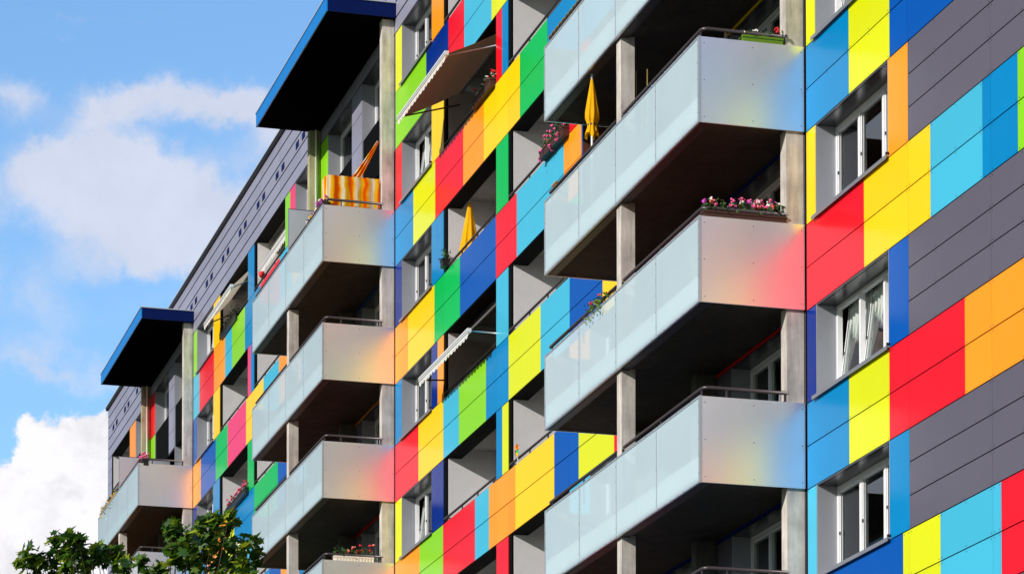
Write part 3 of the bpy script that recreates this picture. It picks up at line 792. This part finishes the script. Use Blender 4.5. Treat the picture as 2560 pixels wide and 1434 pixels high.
# ------------------------------------------------------------------ maple tree in front
CL = [(2.97, -12.41, -9.25, 0.149), (2.64, -12.45, -9.29, 0.126), (2.88, -12.24, -9.3, 0.138), (2.62, -12.29, -9.41, 0.149), (2.68, -12.02, -8.99, 0.126), (3.29, -11.94, -9.07, 0.126), (3.37, -11.82, -9.12, 0.115), (2.48, -11.94, -9.07, 0.161), (3.11, -11.84, -9.24, 0.172), (3.19, -11.63, -9.19, 0.115), (2.47, -11.42, -8.98, 0.092), (3.0, -11.44, -9.25, 0.161), (2.58, -11.57, -9.26, 0.172), (2.86, -11.91, -9.36, 0.183), (2.89, -11.23, -9.19, 0.138), (3.38, -11.25, -9.43, 0.149), (2.97, -10.94, -9.26, 0.115), (2.41, -12.04, -9.36, 0.115), (3.23, -10.51, -8.81, 0.115), (3.04, -10.37, -8.87, 0.138), (3.07, -10.52, -8.88, 0.08), (3.74, -10.34, -9.1, 0.149), (3.11, -10.08, -8.74, 0.103), (3.29, -10.03, -8.71, 0.115), (3.62, -9.95, -8.75, 0.103), (3.92, -9.86, -8.77, 0.08), (3.12, -9.64, -8.68, 0.069), (3.37, -10.16, -8.95, 0.149), (3.19, -9.93, -8.85, 0.149), (3.07, -9.77, -8.79, 0.103), (3.08, -10.27, -9.12, 0.149), (2.94, -10.02, -9.05, 0.183), (3.52, -9.91, -9.13, 0.161), (3.18, -9.62, -9.04, 0.138), (3.58, -9.53, -9.07, 0.126), (3.13, -9.3, -9.07, 0.08), (3.18, -9.34, -8.92, 0.069), (3.64, -10.53, -9.36, 0.161), (3.6, -10.58, -9.19, 0.08), (3.58, -10.3, -9.42, 0.183), (2.94, -9.85, -9.24, 0.195), (3.55, -9.63, -9.32, 0.172), (3.42, -9.39, -9.25, 0.092), (3.38, -10.71, -9.45, 0.115), (3.14, -10.8, -9.45, 0.092), (3.53, -9.85, -9.47, 0.161), (3.66, -9.55, -9.47, 0.138)]
TB = Vector((3.1, -10.9, GROUND))
tree = thing('maple_tree', 'green maple tree whose leafy top rises at the bottom left in front of the block', 'tree', TB)
tr = MB()
tr.tube([(0, 0, 0), (.05, .02, 2.4), (0, .05, 4.6), (.05, 0, 6.2)], .17, M['bark'], n=12, taper=.6)
tr.build('trunk', tree)
LOBE = [(0, 0), (.18, -.05), (.5, -.12), (.36, .08), (.62, .34), (.40, .34), (.36, .52), (.16, .44), (0, .92)]
outline = [(0, -.12)] + [p for p in LOBE[1:]] + [(-x, y) for x, y in LOBE[1:-1]][::-1]
def leaf(mb, c, s, up=.6):
    n = Vector((random.gauss(0, .5)+.15, random.gauss(0, .5)-.35, random.uniform(.2, 1.2))).normalized()
    a = n.cross(Vector((random.gauss(0, 1), random.gauss(0, 1), random.gauss(0, .5)))).normalized(); b = n.cross(a)
    cup = random.uniform(-.25, .35)
    pts = [c+a*(x*s)+b*((y-.35)*s)+n*(cup*s*(x*x+(y-.3)**2)) for x, y in outline]
    i = len(mb.v); mb.v.append(tuple(c)); mb.v += [tuple(p) for p in pts]; k = len(pts); mi = mb.mi(M['leaf'])
    for j in range(k): mb.f.append((i, i+1+j, i+1+(j+1) % k)); mb.m.append(mi); mb.sm.append(False)
cr = MB(); br = MB()
fork = Vector((.05, 0, 6.2))
for x, y, z, r in CL:
    c = Vector((x, y, z))-TB
    for i in range(int(9+r*r*760)):
        d = Vector((random.gauss(0, 1), random.gauss(0, 1), random.gauss(0, 1))).normalized()*r*random.random()**.4
        leaf(cr, c+d, random.uniform(.12, .19))
    mid = fork.lerp(c, .6)+Vector((random.gauss(0, .12), random.gauss(0, .12), -.15))
    br.tube([fork.lerp(c, .25)+Vector((0, 0, -.1)), mid, c], .018, M['bark'], n=5, taper=.25)
for i in range(9):
    a = i*.7; br.tube([fork+Vector((0, 0, -.3)), fork+Vector((math.cos(a)*.5, math.sin(a)*.6, 1.2)), fork+Vector((math.cos(a)*.9, math.sin(a)*1.1, 2.6))], .07, M['bark'], n=7, taper=.3)
# bulk of the crown below
cen = Vector((0, 0, 8.3))
for i in range(7000):
    d = Vector((random.gauss(0, 1), random.gauss(0, 1), random.gauss(0, 1))).normalized(); q = random.random()**.33
    p_ = cen+Vector((d.x*1.9, d.y*2.25, d.z*2.1))*q*random.uniform(.86, 1.03)
    if p_.z > 10.36+.1*math.sin(p_.y*7): continue
    leaf(cr, p_, random.uniform(.10, .17))
cr.build('crown', tree); br.build('branch', tree)

# ------------------------------------------------------------------ ground
g = MB(); g.poly([(-900, -900, GROUND), (900, -900, GROUND), (900, 900, GROUND), (-900, 900, GROUND)], mat('grass', (60, 74, 36), rough=.95, var=.35, vscale=.6)); o = g.build('ground', kind='structure')
g = MB(); g.poly([(-90, -4.5, GROUND+.008), (60, -4.5, GROUND+.008), (60, -1.9, GROUND+.008), (-90, -1.9, GROUND+.008)], mat('paving', (150, 146, 140), rough=.9, var=.1)); g.build('pavement', kind='structure')
g = MB(); g.poly([(-200, -26, GROUND+.008), (200, -26, GROUND+.008), (200, -15, GROUND+.008), (-200, -15, GROUND+.008)], mat('asphalt', (62, 62, 64), rough=.9, var=.15)); g.build('road', kind='structure')

# ------------------------------------------------------------------ sky, sun
TS = Vector((.46, -1, .46)).normalized()
elev = math.asin(TS.z); rot = math.atan2(TS.x, TS.y)
w = bpy.data.worlds.new('World'); bpy.context.scene.world = w; w.use_nodes = True
nt = w.node_tree; bg = nt.nodes['Background']
sky = N(nt, 'ShaderNodeTexSky'); sky.sky_type = 'NISHITA'; sky.sun_disc = False; sky.sun_elevation = elev; sky.sun_rotation = rot
sky.air_density = 1.0; sky.dust_density = .6; sky.ozone_density = 2.2
tc = N(nt, 'ShaderNodeTexCoord')
def vmath(op, a, b=None):
    n = N(nt, 'ShaderNodeVectorMath', operation=op); 
    for i, q in enumerate((a, b)):
        if q is None: continue
        if isinstance(q, (tuple, Vector)): n.inputs[i].default_value = q
        else: nt.links.new(q, n.inputs[i])
    return n
def smath(op, a, b=None, c=None, clamp=False):
    n = N(nt, 'ShaderNodeMath', operation=op); n.use_clamp = clamp
    for i, q in enumerate((a, b, c)):
        if q is None: continue
        if isinstance(q, (int, float)): n.inputs[i].default_value = q
        else: nt.links.new(q, n.inputs[i])
    return n.outputs[0]
D = tc.outputs['Generated']
nw = N(nt, 'ShaderNodeTexNoise', Scale=26., Detail=8., Roughness=.62); nt.links.new(D, nw.inputs['Vector'])
off = vmath('SUBTRACT', nw.outputs['Color'], (.5, .5, .5)); off2 = vmath('SCALE', off.outputs[0]); off2.inputs['Scale'].default_value = .042
DW = vmath('ADD', D, off2.outputs[0]).outputs[0]
BL = [((-0.9342, 0.1396, 0.3283), 0.0060, 0.0054, 1), ((-0.9317, 0.1474, 0.3321), 0.0054, 0.0039, 1), ((-0.9307, 0.1568, 0.3305), 0.0079, 0.0044, 1), ((-0.9292, 0.1684, 0.329), 0.0079, 0.0041, 1), ((-0.9277, 0.1789, 0.3278), 0.0085, 0.0048, 1), ((-0.928, 0.1862, 0.3228), 0.0067, 0.0060, 1), ((-0.9291, 0.1912, 0.3165), 0.0060, 0.0048, 0.7), ((-0.9345, 0.1456, 0.3248), 0.0060, 0.0027, 0.6), ((-0.9318, 0.1629, 0.3243), 0.0145, 0.0022, 0.4), ((-0.9364, 0.1182, 0.3305), 0.0067, 0.0051, 0.9), ((-0.936, 0.114, 0.333), 0.0048, 0.0024, 0.4), ((-0.9424, 0.122, 0.3115), 0.0091, 0.0048, 1), ((-0.9455, 0.1189, 0.3033), 0.0073, 0.0073, 1), ((-0.9407, 0.1323, 0.3125), 0.0097, 0.0060, 1), ((-0.9383, 0.1438, 0.3145), 0.0079, 0.0054, 1.1), ((-0.9388, 0.1522, 0.3089), 0.0085, 0.0060, 1.1), ((-0.9429, 0.1386, 0.303), 0.0133, 0.0073, 1.2), ((-0.9402, 0.1585, 0.3015), 0.0109, 0.0073, 1.2), ((-0.9436, 0.1507, 0.2947), 0.0133, 0.0058, 1.1), ((-0.9395, 0.168, 0.2985), 0.0109, 0.0067, 1.2), ((-0.9368, 0.1783, 0.3009), 0.0085, 0.0067, 1.0), ((-0.9467, 0.1464, 0.2868), 0.0085, 0.0031, 0.7), ((-0.9427, 0.1649, 0.2901), 0.0109, 0.0044, 0.9), ((-0.9355, 0.1865, 0.3001), 0.0060, 0.0060, 0.7), ((-0.9517, 0.1305, 0.2779), 0.0054, 0.0085, 0.6), ((-0.9531, 0.1146, 0.2801), 0.0036, 0.0048, 1.0), ((-0.9563, 0.1348, 0.2596), 0.0060, 0.0044, 0.8), ((-0.9571, 0.1409, 0.253), 0.0133, 0.0029, 0.7), ((-0.9591, 0.1268, 0.2531), 0.0073, 0.0024, 0.6), ((-0.9438, 0.1688, 0.2842), 0.0085, 0.0031, 0.5), ((-0.9586, 0.1184, 0.259), 0.0073, 0.0048, 0.45), ((-0.9404, 0.1778, 0.2899), 0.0073, 0.0048, 0.7), ((-0.9504, 0.1482, 0.2735), 0.0145, 0.0036, 0.28), ((-0.9548, 0.1238, 0.2704), 0.0097, 0.0036, 0.3), ((-0.9248, 0.1381, 0.3544), 0.0315, 0.0007, 0.26), ((-0.9291, 0.1166, 0.3508), 0.0145, 0.0006, 0.26)]
CU = [ ((-0.964, 0.139, 0.2267), 0.0121, 0.0133, 1.7), ((-0.9669, 0.128, 0.2206), 0.0097, 0.0109, 1.6), ((-0.9702, 0.117, 0.2121), 0.0109, 0.0115, 1.7), ((-0.97, 0.1333, 0.2033), 0.0315, 0.0194, 2.0), ((-0.9624, 0.146, 0.2292), 0.0097, 0.0133, 1.6), ((-0.9727, 0.1228, 0.1971), 0.0242, 0.0181, 2.0) ]
def blobs(vec, lst, soft_=.9):
    s = None
    for d, rx, rz, st in lst:
        d = Vector(d).normalized()
        v = vmath('SUBTRACT', vec, tuple(d)).outputs[0]
        v = vmath('DIVIDE', v, (rx, rx, rz)).outputs[0]
        dd = vmath('DOT_PRODUCT', v, v).outputs['Value']
        e = smath('MULTIPLY', smath('EXPONENT', smath('MULTIPLY', dd, -soft_)), st)
        s = e if s is None else smath('ADD', s, e)
    return s
soft = blobs(DW, BL, .5)
n2 = N(nt, 'ShaderNodeTexNoise', Scale=60., Detail=6., Roughness=.6); nt.links.new(DW, n2.inputs['Vector'])
soft = smath('ADD', soft, smath('MULTIPLY', smath('SUBTRACT', n2.outputs['Fac'], .5), .7))
ms = N(nt, 'ShaderNodeMapRange', interpolation_type='SMOOTHSTEP'); ms.inputs['From Min'].default_value = .05; ms.inputs['From Max'].default_value = 1.6; nt.links.new(soft, ms.inputs['Value'])
hard = blobs(DW, CU)
n3 = N(nt, 'ShaderNodeTexNoise', Scale=52., Detail=7., Roughness=.55); nt.links.new(DW, n3.inputs['Vector'])
hard = smath('ADD', hard, smath('MULTIPLY', smath('SUBTRACT', n3.outputs['Fac'], .5), .5))
mh = N(nt, 'ShaderNodeMapRange', interpolation_type='SMOOTHSTEP'); mh.inputs['From Min'].default_value = .78; mh.inputs['From Max'].default_value = 1.2; nt.links.new(hard, mh.inputs['Value'])
# scattered clouds elsewhere in the sky (seen only in reflections)
n4 = N(nt, 'ShaderNodeTexNoise', Scale=3.2, Detail=7., Roughness=.55); nt.links.new(D, n4.inputs['Vector'])
m4 = N(nt, 'ShaderNodeMapRange', interpolation_type='SMOOTHSTEP'); m4.inputs['From Min'].default_value = .46; m4.inputs['From Max'].default_value = .68; nt.links.new(n4.outputs['Fac'], m4.inputs['Value'])
sp = N(nt, 'ShaderNodeSeparateXYZ'); nt.links.new(D, sp.inputs[0])
side = N(nt, 'ShaderNodeMapRange'); side.inputs['From Min'].default_value = .06; side.inputs['From Max'].default_value = -.06; nt.links.new(sp.outputs['Y'], side.inputs['Value'])
oth = smath('MULTIPLY', m4.outputs[0], side.outputs[0])
fac = smath('MAXIMUM', smath('MULTIPLY', ms.outputs[0], .8), smath('MULTIPLY', oth, .4))
far = N(nt, 'ShaderNodeMapRange', interpolation_type='SMOOTHSTEP'); far.inputs['From Min'].default_value = -.1; far.inputs['From Max'].default_value = .1; far.inputs['To Min'].default_value = .6; far.inputs['To Max'].default_value = 1.95
nt.links.new(sp.outputs['Y'], far.inputs['Value'])
tint0 = vmath('MULTIPLY', sky.outputs[0], (.86, 1.07, 1.2))
tint = vmath('SCALE', tint0.outputs[0]); nt.links.new(far.outputs[0], tint.inputs['Scale'])
def mixc(f, a, b):
    m = N(nt, 'ShaderNodeMix', data_type='RGBA')
    nt.links.new(f, m.inputs[0])
    for s, q in ((6, a), (7, b)):
        if isinstance(q, tuple): m.inputs[s].default_value = q
        else: nt.links.new(q, m.inputs[s])
    return m.outputs[2]
CW = 9.0
SH = N(nt, 'ShaderNodeMapRange'); SH.inputs['From Min'].default_value = .3; SH.inputs['From Max'].default_value = .7; SH.inputs['To Min'].default_value = .88; SH.inputs['To Max'].default_value = 1.05; nt.links.new(nw.outputs['Fac'], SH.inputs['Value'])
ccol = vmath('SCALE', (CW*.87, CW*.88, CW*.99)); nt.links.new(SH.outputs[0], ccol.inputs['Scale'])
SH2 = N(nt, 'ShaderNodeMapRange', interpolation_type='SMOOTHSTEP'); SH2.inputs['From Min'].default_value = .35; SH2.inputs['From Max'].default_value = .6; SH2.inputs['To Min'].default_value = .86; SH2.inputs['To Max'].default_value = 1.04; nt.links.new(n3.outputs['Fac'], SH2.inputs['Value'])
hcol = vmath('SCALE', (CW*1.07, CW*1.055, CW*1.10)); nt.links.new(SH2.outputs[0], hcol.inputs['Scale'])
c1 = mixc(fac, tint.outputs[0], ccol.outputs[0]); c2 = mixc(mh.outputs[0], c1, hcol.outputs[0])
nt.links.new(c2, bg.inputs[0]); bg.inputs[1].default_value = .1

sun = bpy.data.lights.new('sun', 'SUN'); sun.energy = 4.9; sun.angle = math.radians(.5); sun.color = (1, .945, .87)
so = bpy.data.objects.new('sun', sun); col.objects.link(so); so.rotation_euler = TS.to_track_quat('Z', 'Y').to_euler(); so.location = (30, -60, 40)

# ------------------------------------------------------------------ camera
rt = Vector((0.27307672784193693, 0.9619919855452809, -0.0007214276047679919))
up = Vector((0.03220085920222825, -0.008391210439366737, 0.9994461927757795))
fw = Vector((-0.9614531737831953, 0.2729487265660173, 0.03326841276963095))
cam = bpy.data.cameras.new('camera'); co = bpy.data.objects.new('camera', cam); col.objects.link(co)
mw = Matrix.Identity(4)
for i in range(3):
    mw[i][0] = rt[i]; mw[i][1] = up[i]; mw[i][2] = -fw[i]
mw.translation = Vector((46.56024057796161, -17.99787324838457, -18.276956504365145))
co.matrix_world = mw
cam.sensor_width = 36; cam.lens = 8059.029/2560*36; cam.shift_y = (2780.6465-717)/2560
cam.clip_end = 4000; cam.clip_start = .5
sc = bpy.context.scene; sc.camera = co
sc.view_settings.view_transform = 'Standard'; sc.view_settings.look = 'None'; sc.view_settings.gamma = 1; sc.view_settings.exposure = 0
sc.cycles.max_bounces = 8; sc.cycles.transparent_max_bounces = 16
